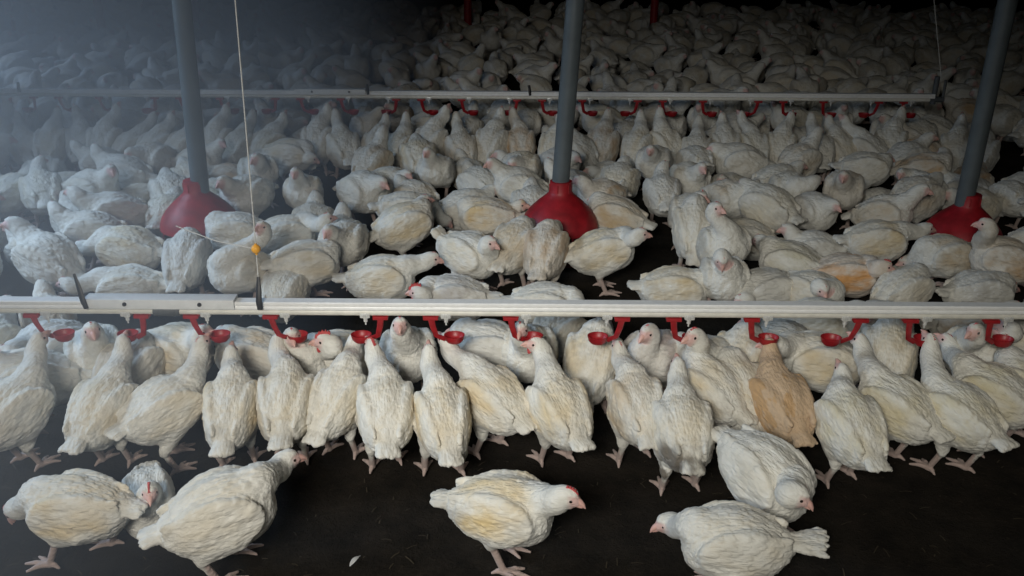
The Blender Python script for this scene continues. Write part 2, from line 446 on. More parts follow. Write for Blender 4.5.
    # normals
    nrm = np.zeros_like(V); fn_ = np.cross(V[Q[:, 2]] - V[Q[:, 0]], V[Q[:, 3]] - V[Q[:, 1]])
    for k in range(4): np.add.at(nrm, Q[:, k], fn_)
    nrm /= np.maximum(np.linalg.norm(nrm, axis=1), 1e-9)[:, None]
    V = V + nrm * rel[:, None]
    if P['sit']: V[:, 2] = np.maximum(V[:, 2], .002)
    else: V[:, 2] = np.maximum(V[:, 2], .0015)
    mask = np.stack([leg, face, stain, dirt], 1)
    return V, Q, mask, bf, (H, Rh)

def mesh_from(name, V, Q, mats, smooth=True):
    me = bpy.data.meshes.new(name)
    V = np.asarray(V, np.float32); Q = np.asarray(Q, np.int32)
    me.vertices.add(len(V)); me.vertices.foreach_set('co', V.ravel())
    k = Q.shape[1]
    me.loops.add(len(Q) * k); me.loops.foreach_set('vertex_index', Q.ravel())
    me.polygons.add(len(Q)); me.polygons.foreach_set('loop_start', np.arange(0, len(Q) * k, k, dtype=np.int32))
    me.update(calc_edges=True)
    if smooth: me.polygons.foreach_set('use_smooth', np.ones(len(Q), bool))
    for m in mats: me.materials.append(m)
    return me

def hen_mesh(P, h, name='hen'):
    V, Q, mask, flow, hf = hen_solid(P, h)
    me = mesh_from(name, V, Q, [M['plumage']])
    a = me.attributes.new('mask', 'FLOAT_COLOR', 'POINT'); a.data.foreach_set('color', mask.astype(np.float32).ravel())
    a = me.attributes.new('dirt', 'FLOAT', 'POINT'); a.data.foreach_set('value', mask[:, 3].astype(np.float32).copy())
    a = me.attributes.new('flow', 'FLOAT_VECTOR', 'POINT'); a.data.foreach_set('vector', flow.astype(np.float32).ravel())
    return me, hf

litter_floor()
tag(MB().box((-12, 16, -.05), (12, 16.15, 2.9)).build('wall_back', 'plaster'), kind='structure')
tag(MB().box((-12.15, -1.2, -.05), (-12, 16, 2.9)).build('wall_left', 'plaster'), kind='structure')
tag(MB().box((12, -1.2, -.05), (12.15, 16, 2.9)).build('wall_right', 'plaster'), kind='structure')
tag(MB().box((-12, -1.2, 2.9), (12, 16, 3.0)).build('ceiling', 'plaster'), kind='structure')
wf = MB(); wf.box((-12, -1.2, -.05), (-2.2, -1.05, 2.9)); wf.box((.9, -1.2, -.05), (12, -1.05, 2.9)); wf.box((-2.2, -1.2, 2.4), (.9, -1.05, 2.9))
tag(wf.build('wall_front', 'plaster'), kind='structure')

# ------------------------------------------------------------------ drinker lines
YN = 2.31
def rail_end(px, py, Y): return at_y(px, py, Y)
def cup_meshes():
    clip = MB().box((-.021, -.011, .371), (.021, .011, .381), .002)
    for sx in (-.018, .018): clip.tube([(sx, 0, .376), (sx, 0, .388)], .0045, 8)
    clip = clip.mesh('clip', 'red_plastic')
    arm = MB().tube([(0, 0, .376), (.004, .006, .345), (.012, .016, .312), (.036, .026, .296)], [.0095, .0085, .0080, .009], 8, flat=.5).mesh('arm', 'red_plastic')
    bowl = MB().lathe([(.007, .284), (.019, .286), (.026, .294), (.0295, .309), (.0275, .309), (.0235, .296), (.015, .290), (.004, .289)], 24, (.062, .028, 0), .85).mesh('bowl', 'red_plastic')
    return clip, arm, bowl
def nipple_mesh():
    m = MB().box((-.014, -.012, .377), (.014, .012, .392), .003)
    m.tube([(-.016, 0, .384), (-.016, 0, .396)], .004, 8); m.tube([(.016, 0, .384), (.016, 0, .396)], .004, 8)
    m.tube([(0, 0, .382), (0, 0, .372), (0, 0, .371), (0, 0, .362), (0, 0, .3615), (0, 0, .353)], [.0075, .0075, .0055, .0055, .0022, .0022], 10)
    return m.mesh('nipple', 'nipple_metal')
CUP = cup_meshes(); NIP = nipple_mesh()
def drinker(Y, dz, x0, x1, nips, sides, label, pipe_r, scale_parts=1.0):
    root = empty('drinker_line', ((x0 + x1) / 2, Y, 0)); tag(root, label, 'drinker line')
    ox = (x0 + x1) / 2
    prof = [(-.015, .402), (-.0165, .404), (-.0165, .411), (-.015, .413), (-.0165, .415), (-.0165, .423), (-.014, .4255), (.014, .4255), (.0165, .423), (.0165, .404), (.015, .402)]
    bm = bmesh.new(); rings = [[bm.verts.new((x - ox, y, z + dz)) for y, z in prof] for x in (x0, x1)]
    n = len(prof)
    for k in range(n): bm.faces.new((rings[0][k], rings[0][(k + 1) % n], rings[1][(k + 1) % n], rings[1][k]))
    bm.faces.new(rings[0]); bm.faces.new(rings[1][::-1])
    mb = MB(); mb.bm.free(); mb.bm = bm; mb.build('support_rail', 'aluminium', root)
    MB().tube([(x0 - ox, 0, .392 + dz), (x1 - ox, 0, .392 + dz)], pipe_r, 16).build('water_pipe', 'pvc_white', root)
    for x, s in zip(nips, sides):
        link('nipple', NIP, root, Matrix.Translation((x - ox, 0, dz)))
        c = empty('drip_cup', (0, 0, 0)); c.parent = root; c.matrix_local = Matrix.Translation((x - ox - s * .042, 0, dz)) @ Matrix.Scale(s, 4, (1, 0, 0))
        for nm, me in zip(('clip', 'arm', 'bowl'), CUP): link(nm, me, c)
    return root, ox
def sleeve(root, ox, x0, x1, dz, screws, depth=.0185):
    sl = MB().box((x0 - ox, -.0235, .406 + dz), (x1 - ox, .021, .434 + dz), .002).build('splice_sleeve', 'sleeve_metal', root)
    for x in screws: MB().tube([(x - ox, -.0285, .421 + dz), (x - ox, -.022, .421 + dz)], [.0045, .0065], 10).build('screw', 'black_steel', sl)
def hook(root, ox, x, lean, dz, top=.50):
    MB().tube([(x - ox + lean, .0, top + dz), (x - ox + lean * .55, -.012, .46 + dz), (x - ox + lean * .2, -.0255, .432 + dz), (x - ox, -.0255, .408 + dz)], [.004, .0075, .0085, .007], 8, flat=.35).build('hanger_hook', 'black_steel', root)

nx = [at_y(p, 318, YN)[0] for p in (48, 127.5, 207, 286, 365.5, 446, 526, 607, 689, 767, 845.5, 926, 1007)]
nx = [nx[0] - .44, nx[0] - .22] + nx + [nx[-1] + .22, nx[-1] + .44]
root, ox = drinker(YN, 0, -2.1, 2.1, nx, [1, 1] + [1, -1, 1] * 4 + [1] + [-1, 1], 'near white drinker pipe on its rail, red drip cups and hens standing below', .0105)
X = lambda p: at_y(p, 308, YN)[0]
sleeve(root, ox, X(88), X(237), 0, (X(129), X(203)))
MB().tube([(X(154) - ox, 0, .392), (X(180) - ox, 0, .392)], .0152, 16).tube([(X(158) - ox, 0, .392), (X(160) - ox, 0, .392)], .0168, 16).tube([(X(174) - ox, 0, .392), (X(176) - ox, 0, .392)], .0168, 16).build('pipe_clamp', 'clamp_grey', root)
hook(root, ox, X(91), -.028, 0); hook(root, ox, X(262.5), -.002, 0, .495)
YF = 5.09
fx = [at_y(27 + 40.2 * i, 102, YF)[0] for i in range(-1, 23)]
fsd = [1, -1, 1] * 8
root2, ox2 = drinker(YF, 0, -3.6, at_y(934, 96, YF)[0], fx, fsd, 'far drinker rail with red drip cups, crossing the shed behind the feeders', .0115)
XF = lambda p: at_y(p, 96, YF)[0]
sleeve(root2, ox2, XF(296), XF(366), 0, (XF(313), XF(350)))
for p in (23, 369, 530): hook(root2, ox2, XF(p), -.012, 0, .455)
MB().tube([(XF(934) - ox2, 0, .37), (XF(934) - ox2, 0, .52)], .014, 12).tube([(XF(943) - ox2, 0, .39), (XF(943) - ox2, 0, .50)], .008, 10).tube([(XF(930) - ox2, 0, .395), (XF(944) - ox2, 0, .395)], .016, 12).build('end_riser', 'clamp_grey', root2)

# cords
def cord(pts, r, label, ball=None, tail=None):
    o = empty('suspension_cord', tuple(pts[0])); tag(o, label, 'cord')
    rel = [Vector(p) - Vector(pts[0]) for p in pts]
    MB().tube(rel, r, 6).build('string', 'cord_white', o)
    if ball is not None: MB().ball(Vector(ball) - Vector(pts[0]), .0125, 3).tube([Vector(ball) - Vector(pts[0]) + Vector((0, 0, -.016)), Vector(ball) - Vector(pts[0]) + Vector((0, 0, .016))], .0035, 8).build('adjuster_ball', 'orange_ball', o)
    if tail is not None: MB().tube([Vector(p) - Vector(pts[0]) for p in tail], r * .9, 6).build('loose_tail', 'cord_white', o)
    return o
hk = np.array([X(262.5) - .002, YN, .494]); top = at_y(235, 0, YN); top2 = hk + (top - hk) * (2.9 - .494) / (top[2] - hk[2])
ballp = at_y(256, 249, YN)
tail_pts = [ballp, at_y(216, 241, YN + .03), at_y(176, 226, YN + .08)]
cord([hk, ballp, top2], .0016, 'thin white cord with an orange ball, holding up the near drinker rail', ballp, tail_pts)
fh = np.array([XF(938), YF, .51]); ft = at_y(934, 0, YF); ft2 = fh + (ft - fh) * (2.9 - .51) / (ft[2] - fh[2])
cord([fh, ft2], .0025, 'dim cord rising from the end of the far drinker rail')

# ------------------------------------------------------------------ feeders
YFD = 3.70
FEED = []
def feeder(px_top, px_base, py_neck, Y, label):
    b = at_y(px_base, 215, Y); zb = 0
    base = np.array([b[0], Y, 0]); tp = at_y(px_top, 0, Y)
    nk = at_y(px_base, py_neck, Y)
    root = empty('pan_feeder', tuple(base)); tag(root, label, 'feeder')
    z0 = nk[2]; top = (tp - base); top = np.array([nk[0] - base[0], 0, z0]) + (top - np.array([nk[0] - base[0], 0, z0])) * (2.9 - z0) / (top[2] - z0)
    MB().tube([(nk[0] - base[0], 0, z0 - .05), tuple(top)], .036, 24).build('drop_tube', 'tube_grey', root)
    hood = MB().lathe([(.040, z0 + .002), (.0455, z0), (.047, z0 - .040), (.052, z0 - .052), (.070, z0 - .068), (.098, z0 - .092), (.128, z0 - .122), (.150, z0 - .152), (.160, z0 - .178), (.163, z0 - .198), (.157, z0 - .200), (.04, z0 - .17)], 64)
    for k in range(6):
        a = 2 * math.pi * k / 6 + .2
        hood.tube([(.047 * math.cos(a), .047 * math.sin(a), z0 - .01), (.047 * math.cos(a), .047 * math.sin(a), z0 - .042)], .003, 6)
    hood.build('hood', 'pan_red', root)
    MB().lathe([(.10, .004), (.150, .012), (.165, .075), (.170, .078), (.160, .080), (.145, .02), (.06, .016)], 56).build('pan', 'pan_dark', root)
    for k in range(10):
        a = 2 * math.pi * k / 10
        MB().tube([(.150 * math.cos(a), .150 * math.sin(a), z0 - .196), (.166 * math.cos(a), .166 * math.sin(a), .078)], .004, 6).build('grill_bar', 'pan_red', root)
    FEED.append(base)
feeder(181, 199, 180, YFD, 'hazy red pan feeder under a grey tube, nearest the foggy side')
feeder(575, 560, 181, YFD, 'bright red pan feeder on the middle grey tube')
feeder(1008, 966, 194, YFD, 'shadowed red pan feeder on the darkest leaning tube')
YT = 9.3
for p, d in ((12, 'first from the foggy side'), (102, 'second from the foggy side'), (197, 'third from the foggy side'), (468, 'fourth from the foggy side'), (653, 'fifth and last, deepest in shade')):
    b = at_y(p, 30, YT); root = empty('tube_feeder', (b[0], YT, 0)); tag(root, 'slim red tube feeder far beyond the far rail, ' + d, 'feeder')
    MB().tube([(0, 0, .05), (0, 0, 2.9)], .038, 16).build('feed_tube', 'red_plastic', root)
    MB().lathe([(.10, 0), (.14, .02), (.15, .07), (.14, .07), (.05, .05)], 24).build('pan', 'pan_dark', root)

# ------------------------------------------------------------------ hens
def head_parts():
    bk = MB().tube([(.027, 0, .0), (.034, 0, -.001), (.043, 0, -.005), (.050, 0, -.011)], [.0092, .0078, .0048, .0010], 12)
    bk.tube([(.027, 0, -.009), (.035, 0, -.010), (.043, 0, -.0125)], [.0075, .0058, .0012], 10)
    bk = bk.mesh('beak', 'beak_horn')
    pr = [(-.012, .015), (-.012, .024), (-.008, .0275), (-.005, .024), (-.001, .0305), (.003, .025), (.008, .031), (.011, .024), (.017, .0265), (.020, .0195), (.0265, .0165), (.0285, .010), (.024, .006)]
    m = MB(); rings = [[m.bm.verts.new((x, y * (1.0 if i in (0, 1, 12, 11) else .6), z)) for i, (x, z) in enumerate(pr)] for y in (-.0042, .0042)]
    n = len(pr)
    for k in range(n): m.bm.faces.new((rings[0][k], rings[0][(k + 1) % n], rings[1][(k + 1) % n], rings[1][k]))
    m.bm.faces.new(rings[0]); m.bm.faces.new(rings[1][::-1])
    cb = m.mesh('comb', 'comb_red')
    ey = MB().ball((0, 0, 0), (.0045, .0026, .0042), 2).mesh('eye', 'eye_dark')
    wt = MB().ball((0, 0, 0), (.0065, .0032, .0095), 2).mesh('wattle', 'comb_red')
    return bk, cb, ey, wt
BEAK, COMB, EYE, WATTLE = head_parts()
def head_children(o, hf, eyes=True, comb=1.0, wattle=False):
    H, Rh = hf; mw = Matrix.Translation(Vector(H)) @ Matrix(Rh.tolist()).to_4x4()
    link('beak', BEAK, o, mw)
    if comb: link('comb', COMB, o, mw @ Matrix.Translation((.004, 0, .0155)) @ Matrix.Diagonal((comb * .9 + .1, 1, comb, 1)) @ Matrix.Translation((-.004, 0, -.012)))
    if eyes:
        for s in (1, -1): link('eye', EYE, o, mw @ Matrix.Translation((.0135, s * .0178, .0035)) @ Matrix.Rotation(R_(-s * 14), 4, 'Z'))
    if wattle:
        for s in (1, -1): link('wattle', WATTLE, o, mw @ Matrix.Translation((.021, s * .006, -.024)))

CREAM = (.70, .57, .36); TAN = (.58, .44, .27); ORANGE = (.66, .36, .15); GREY = (.50, .48, .45)
PLACED = []                                   # (x, y) of every hen
ALL = []                                      # (object, px, py, Y, zone, phrase)
def face_word(deg):
    d = deg % 360
    return 'right-facing' if d < 50 or d > 310 else 'rear-view' if d < 130 else 'left-facing' if d < 230 else 'front-facing'

def near_hen(px, py, hdg, hpx, hpy, label, pitch=30, hc=.165, look=(0, 50), L=.145, sit=False, fat=1.0, feet=None, tail=-4, stain=CREAM, amt=.55,
             comb=.6, wattle=False, seed=1, h=.0032, Y=None, scale=1.0, eyes=True, droop=0.0, group=None, tlen=1.0):
    """a hen whose body shows at px, py and whose head shows at hpx, hpy; hdg is the way it faces (0 right, 90 away)"""
    p = at_z(px, py, hc * scale) if Y is None else at_y(px, py, Y)
    loc = np.array([p[0], p[1], 0 if Y is None else 0]); a = R_(hdg); ca, sa = math.cos(a), math.sin(a)
    th = R_(pitch); N0 = np.array([.074 * math.cos(th) - .022 * math.sin(th), 0, hc + .074 * math.sin(th) + .022 * math.cos(th)])
    d = ray(hpx, hpy); best = None
    for t in np.linspace(1.2, 6.5, 1600):
        q = CO + d * t
        if not .045 < q[2] < .40: continue
        w = (q - loc) / scale; l = np.array([w[0] * ca + w[1] * sa, -w[0] * sa + w[1] * ca, w[2]])
        e = (np.linalg.norm(l - N0) - L) ** 2 + .06 * max(0, N0[0] + .01 - l[0]) ** 2
        if best is None or e < best[0]: best = (e, l)
    hl = best[1]
    dist = np.linalg.norm(hl - N0)
    if dist > .24: hl = N0 + (hl - N0) * .24 / dist
    ly, lp = R_(look[0] - hdg if look[2:] else look[0]), R_(look[1])
    lk = (math.cos(ly) * math.cos(lp), math.sin(ly) * math.cos(lp), math.sin(lp))
    if feet is None:
        j = random.Random(seed); feet = ((.012 + j.uniform(-.025, .025), .044, 0), (.012 + j.uniform(-.025, .025), -.044, 0))
    P = hen_pose(pitch=pitch, hc=hc, head=tuple(hl), look=lk, feet=feet, sit=sit, fat=fat, tail=tail, seed=seed, droop=droop, tlen=tlen)
    me, hf = hen_mesh(P, h)
    o = link('hen', me); o.location = tuple(loc); o.rotation_euler = (0, 0, a); o.scale = (scale,) * 3
    o.color = (*stain, min(amt * 1.3, 1.0) if amt < 1 else amt); head_children(o, hf, eyes, comb, wattle)
    tag(o, label, 'hen', group)
    PLACED.append((loc[0], loc[1])); return o

G_DR = 'hens drinking along the near rail'
# ---- row drinking in front of the near rail
near_hen(14, 408, 62, 38, 341, 'hazy white hen stretching up to the outermost cup on the foggy side', pitch=24, hc=.202, look=(0, 27), seed=11, amt=.3, comb=.3, group=G_DR, scale=.91, fat=1.04)
near_hen(103, 408, 80, 123, 343, 'white hen with upright neck, directly beside the grey pipe clamp on foggy side', hc=.202, pitch=18, look=(10, 36), seed=12, amt=.5, group=G_DR, fat=1.05, scale=.91, comb=.4)
near_hen(166, 406, 48, 201, 344, 'tall white hen with grey underside, neck raised to the cup under the clamp', pitch=12, hc=.202, look=(10, 36), seed=13, amt=.35, group=G_DR, scale=.91, feet=((.03, .045, 0), (-.02, -.05, 0)), fat=1.03)
near_hen(231, 408, 95, 231, 354, 'small cream-backed hen with a thin pointed neck, under the rail splice end', hc=.202, pitch=22, look=(0, 39), seed=14, amt=.9, group=G_DR, scale=.91, fat=.92, comb=.2, L=.12)
near_hen(286, 402, 96, 277, 343, 'white hen with straight neck, drinking just below the corded black hook', hc=.202, pitch=22, look=(-5, 36), seed=15, amt=.6, group=G_DR, fat=1.05, scale=.91, comb=.2)
near_hen(337, 398, 74, 354, 342, 'slim white hen whose neck leans over toward its red-combed neighbour', hc=.202, pitch=24, look=(0, 30), seed=16, amt=.4, group=G_DR, scale=.91, fat=.90, comb=.2)
near_hen(386, 410, 98, 372, 347, 'white hen showing a bright red comb, standing square in drinking row', hc=.202, pitch=22, look=(25, 30), seed=17, amt=.35, comb=1.0, wattle=True, group=G_DR, scale=.91, L=.15, fat=1.02, feet=((.0, .05, 0), (.03, -.03, 0)))
near_hen(443, 417, 102, 429, 353, 'narrow white hen with yellow wing patches, feet spread, head thrown back', hc=.202, pitch=22, look=(-5, 39), seed=18, amt=.9, group=G_DR, scale=.91, fat=.93, feet=((.03, .055, 0), (.0, -.05, 0)), comb=.3)
near_hen(492, 396, 132, 446, 341, 'white hen leaning over with open bill at a nipple, tail hanging low', hc=.202, pitch=18, look=(5, 28), seed=19, amt=.7, group=G_DR, fat=1.05, scale=.91, L=.17, comb=.4, feet=((.02, .05, 0), (.02, -.05, 0)))
near_hen(560, 408, 112, 537, 344, 'cream-winged white hen turning its pink face aside below the rail', hc=.202, pitch=18, look=(72, 7), seed=20, amt=.9, comb=.8, wattle=True, group=G_DR, scale=.91, fat=1.03)
near_hen(637, 405, 98, 619, 349, 'tan-shouldered white hen with pink upturned face beside the red oval cup', hc=.202, pitch=18, look=(15, 30), seed=21, amt=1.0, stain=TAN, group=G_DR, scale=.91, fat=.95, feet=((.0, .045, 0), (.04, -.05, 0)))
near_hen(683, 428, 91, 678, 366, 'white hen with a soiled brown rump, standing nearest in drinking row', pitch=16, hc=.202, look=(0, 33), seed=22, amt=.5, group=G_DR, fat=1.05, scale=.91, comb=.2, feet=((-.02, .05, 0), (.0, -.05, 0)), L=.13).pass_index = 100
near_hen(712, 388, 120, 682, 340, 'hen half hidden behind the soiled-rump hen, head at the same cup', hc=.202, pitch=16, look=(10, 24), seed=23, amt=.7, group=G_DR, fat=1.05, scale=.91, L=.16)
near_hen(781, 402, 102, 770, 347, 'orange-brown hen drinking at the rail, the only ginger bird in row', hc=.202, pitch=21, look=(-5, 36), L=.11, seed=24, amt=2.0, stain=(.56, .36, .19), group=G_DR, fat=1.05, scale=.91, comb=.2, tail=-10, droop=-4)
near_hen(851, 425, 100, 842, 372, 'dusky cream hen with hanging tail, beside the ginger hen in shade', hc=.202, pitch=18, look=(0, 36), seed=25, amt=1.0, stain=(.66, .58, .38), group=G_DR, fat=1.05, scale=.91, comb=.2, L=.12)
near_hen(896, 405, 124, 860, 341, 'cream hen whose long curved neck reaches over to a hidden red cup', hc=.202, pitch=14, look=(10, 27), seed=26, amt=1.0, stain=(.66, .58, .38), group=G_DR, fat=1.05, scale=.91, L=.18, comb=.5)
near_hen(958, 412, 118, 930, 342, 'large pale hen with raked tail, broad feet planted in shade by rail', pitch=12, hc=.202, look=(-10, 36), seed=27, amt=1.0, stain=(.66, .58, .38), group=G_DR, scale=.91, L=.165, feet=((.02, .05, 0), (-.03, -.05, 0)), fat=1.05)
near_hen(992, 392, 134, 947, 341, 'hen with a long slanting neck, tucked behind the large pale hen', hc=.202, pitch=12, look=(10, 24), seed=28, amt=1.0, stain=(.66, .58, .38), group=G_DR, fat=1.05, scale=.91, L=.20)
near_hen(1030, 386, 118, 1003, 340, 'shaded hen at the dark edge, neck up to the last red bracket', hc=.202, pitch=14, look=(0, 33), seed=29, amt=1.0, stain=(.66, .58, .38), group=G_DR, fat=1.05, scale=.91, L=.16)
# ---- loose hens on the bare litter in front
G_FR = 'loose hens on the bare litter'
near_hen(76, 506, 174, 14, 509, 'hazy white hen striding with lowered head on the foggy litter', pitch=0, hc=.16, look=(10, -62), seed=31, amt=.7, L=.15, scale=.93, group=G_FR, feet=((.07, .05, .004), (-.04, -.05, 0)), h=.003, tail=4)
near_hen(222, 510, 24, 287, 459, 'big white hen with raised head crossing the bare litter, beside hazy strider', pitch=14, hc=.17, look=(4, -6), seed=32, amt=.3, L=.155, group=G_FR, h=.003, fat=1.06, comb=.5, feet=((.02, .05, 0), (-.03, -.05, 0)))
near_hen(147, 500, 288, 150, 491, 'hen with pink face peering out from behind the big crossing hen', pitch=4, hc=.10, sit=True, look=(0, -8), seed=33, amt=.2, L=.095, scale=.85, group=G_FR, comb=.8, fat=.9)
near_hen(505, 508, -14, 567, 496, 'yellow-winged white hen alone on dark litter, pink bill and alert eye', pitch=4, hc=.165, look=(-6, -16), seed=34, amt=1.0, stain=(.74, .57, .30), L=.125, scale=.95, group=G_FR, h=.0028, comb=.8, feet=((-.01, .045, 0), (.01, -.045, 0)), tail=2)
near_hen(732, 541, 174, 667, 522, 'white hen with fluffed tail and grey nape, lowest in the shaded corner', pitch=2, hc=.165, look=(14, -22), seed=35, amt=.35, L=.155, scale=.92, group=G_FR, h=.0028, tail=-6, comb=.4, fat=1.03, tlen=1.5)
near_hen(767, 474, -58, 797, 494, 'white hen bowing its head down over the fluffed-tail hen', pitch=-8, hc=.175, look=(30, -28), seed=36, amt=.2, L=.10, group=G_FR, h=.003, comb=.3, tail=6)
# ---- hens on the far side of the near rail, seen under it
G_BK = 'hens behind the near rail'
near_hen(30, 378, 200, 6, 352, 'blurred hazy hen standing behind the outermost drinking hen', pitch=10, look=(0, 0), seed=41, amt=.3, group=G_BK, h=.004)
near_hen(95, 352, -60, 92, 330, 'hazy hen under the rail between the two foggiest drinkers', pitch=14, look=(0, 0), seed=42, amt=.3, group=G_BK, h=.004, L=.11)
near_hen(128, 372, 80, 146, 345, 'white-rumped hen behind the hen at the grey clamp', pitch=20, look=(0, 20), seed=43, amt=.3, group=G_BK, h=.004)
near_hen(176, 350, -20, 204, 332, 'cream-flanked hen side-on behind the tall hen at clamp', pitch=8, look=(0, 10), seed=44, amt=.9, group=G_BK, h=.004)
near_hen(255, 356, 168, 224, 333, 'pink-faced hen with drooping wing, behind the thin-necked hen', pitch=12, look=(10, 6), seed=45, amt=.8, stain=TAN, group=G_BK, h=.004, comb=.6, wattle=True)
near_hen(306, 362, -70, 292, 336, 'dusty cream hen behind the gap left of the red-combed head', pitch=14, look=(0, 0), seed=46, amt=.9, group=G_BK, h=.004, L=.10)
near_hen(340, 358, 205, 326, 341, 'hen with red comb and white eye ring, peering under the rail', pitch=14, look=(-20, 0), seed=47, amt=.4, group=G_BK, h=.004, comb=1.1, wattle=True)
near_hen(408, 352, -84, 400, 325, 'pale hen facing out between the red-combed hen and narrow hen', pitch=24, look=(0, 10), seed=48, amt=.4, group=G_BK, h=.004)
near_hen(490, 348, 172, 460, 331, 'grey-faced hen side-on behind the leaning open-billed hen', pitch=12, look=(5, 4), seed=49, amt=.3, group=G_BK, h=.004, stain=GREY)
near_hen(557, 334, 60, 575, 318, 'shaded hen sitting behind the cream-winged hen', pitch=4, hc=.085, sit=True, look=(0, 0), seed=50, amt=.5, group=G_BK, h=.004)
near_hen(592, 362, 75, 606, 326, 'plump cream hen facing away behind the red oval cup', pitch=30, look=(0, 40), seed=51, amt=.8, group=G_BK, h=.004)
near_hen(655, 356, 230, 648, 332, 'grey-pink bare-winged hen behind the tan-shouldered hen', pitch=8, look=(0, -10), seed=52, amt=1.3, stain=(.50, .42, .39), group=G_BK, h=.004, L=.10)
near_hen(712, 362, 225, 694, 336, 'pink-headed hen facing out between red bracket and soiled-rump hen', pitch=20, look=(-10, 0), seed=53, amt=.7, group=G_BK, h=.004, comb=.7)
near_hen(738, 362, 60, 752, 334, 'cream hen reaching up at the bracket behind the ginger hen', pitch=24, look=(0, 30), seed=54, amt=.8, group=G_BK, h=.004)
near_hen(818, 360, 172, 772, 342, 'long white hen side-on behind the ginger hen, head at its neck', pitch=8, look=(10, -8), seed=55, amt=.7, group=G_BK, h=.004, L=.15)
near_hen(738, 392, 100, 735, 362, 'hen mostly hidden just behind the ginger hen, foggy side', pitch=22, look=(0, 30), seed=59, amt=.6, group=G_BK, h=.004)
near_hen(888, 355, 70, 905, 330, 'dim hen behind the curved-neck hen, head at a red bracket', pitch=24, look=(0, 30), seed=56, amt=.6, group=G_BK, h=.004)
near_hen(978, 352, 215, 975, 331, 'shaded pink-faced hen looking out behind the large pale hen', pitch=20, look=(0, 0), seed=57, amt=.5, group=G_BK, h=.004)
near_hen(1030, 345, 160, 1008, 326, 'dim hen behind the hen at the dark edge', pitch=16, look=(0, 5), seed=58, amt=.5, group=G_BK, h=.004)
near_hen(530, 350, -95, 520, 330, 'dim hen facing out behind the pink-faced turning hen', pitch=18, look=(0, 5), seed=60, amt=.5, group=G_BK, h=.004)
MID0 = len(PLACED)
# ---- clear hens between the near rail and the feeders
G_MD = 'hens between the near rail and the feeders'
K = dict(group=G_MD, h=.0038)
near_hen(383, 277, 4, 432, 258, 'white hen crouched in profile just above the rail, second gap past corded hook', pitch=6, hc=.12, look=(0, -14), seed=61, amt=.6, L=.12, **K)
near_hen(470, 253, -32, 490, 242, 'white hen with upright tail and black-eyed pink face, standing alone above rail', pitch=-4, hc=.165, look=(-4, -12), seed=62, amt=.5, L=.10, tail=-34, **K)
near_hen(604, 250, 14, 640, 234, 'cream hen standing tall in clear profile before the middle feeder', pitch=12, hc=.175, look=(-8, -4), seed=63, amt=.9, L=.125, **K)
near_hen(676, 288, 2, 722, 282, 'cream hen lying along the rail with a bright red comb', pitch=2, hc=.085, sit=True, look=(-4, -10), seed=64, amt=.9, comb=1.1, wattle=True, L=.11, **K)
near_hen(545, 250, 78, 556, 226, 'brownish hen seen from behind, long bare legs, in front of middle feeder', pitch=22, hc=.185, look=(0, -20), seed=65, amt=1.5, stain=(.58, .45, .32), L=.08, **K)
near_hen(514, 245, 64, 530, 224, 'tan-shouldered hen from behind, beside the brownish long-legged hen', pitch=20, hc=.18, look=(0, -20), seed=66, amt=1.2, stain=(.62, .50, .34), L=.09, **K)
near_hen(548, 305, 0, 585, 308, 'white hen lying flat, only its back showing over the rail', pitch=0, hc=.075, sit=True, look=(0, -20), seed=67, amt=.3, L=.10, **K)
near_hen(452, 297, 172, 418, 292, 'grey hen lying behind the rail with a red comb raised', pitch=2, hc=.085, sit=True, look=(0, -5), seed=68, amt=1.2, stain=(.48, .45, .42), comb=1.2, wattle=True, L=.10, **K)
near_hen(405, 224, 32, 424, 200, 'big cream hen with round breast, head up, behind the crouched profile hen', pitch=16, hc=.18, look=(-10, 0), seed=69, amt=.9, fat=1.1, **K)
near_hen(722, 245, -80, 716, 208, 'broad white hen showing its round breast, tallest above the rail', pitch=28, hc=.18, look=(30, 0), seed=70, amt=.3, fat=1.15, **K)
near_hen(694, 228, 84, 702, 196, 'upright white hen seen from behind, beside the broad-breasted hen', pitch=42, hc=.19, look=(0, 20), seed=71, amt=.4, **K)
near_hen(722, 276, -85, 722, 258, 'small-headed white hen right behind the red-combed lying hen', pitch=16, hc=.13, look=(0, -60), seed=72, amt=.3, L=.10, **K)
near_hen(240, 268, 240, 262, 228, 'plump white hen upright behind the orange cord ball', pitch=14, hc=.165, look=(10, 20), seed=73, amt=.4, fat=1.1, **K)
near_hen(186, 259, 92, 190, 236, 'grey-white hen from behind under the hazy feeder hood', pitch=26, hc=.17, look=(0, -30), seed=74, amt=.8, stain=GREY, L=.08, **K)
near_hen(236, 232, 178, 232, 220, 'hen with curled neck at the hazy feeder rim, over the orange ball', pitch=8, hc=.17, look=(0, -20), seed=75, amt=.3, L=.12, **K)
near_hen(128, 248, 168, 82, 246, 'wide pale hen with torn plumage in fog, beside hazy feeder', pitch=8, hc=.16, look=(0, -10), seed=76, amt=.8, fat=1.12, L=.13, **K)
near_hen(128, 287, 178, 66, 283, 'white hen resting behind the leaning black hook, pink-faced', pitch=2, hc=.09, sit=True, look=(-10, -10), seed=77, amt=.3, L=.13, **K)
near_hen(308, 262, 22, 327, 245, 'white-headed hen with dark breast, above the rail past the corded hook', pitch=2, hc=.165, look=(-22, -14), seed=78, amt=.5, L=.10, **K)
near_hen(284, 292, 86, 296, 280, 'low hen with pink legs beside it, tight above the corded hook', pitch=10, hc=.09, sit=True, look=(-40, -10), seed=79, amt=.4, L=.09, **K)
near_hen(286, 235, 30, 326, 219, 'pale hen stretched sideways behind the white-headed hen', pitch=6, hc=.16, look=(0, 4), seed=80, amt=.3, **K)
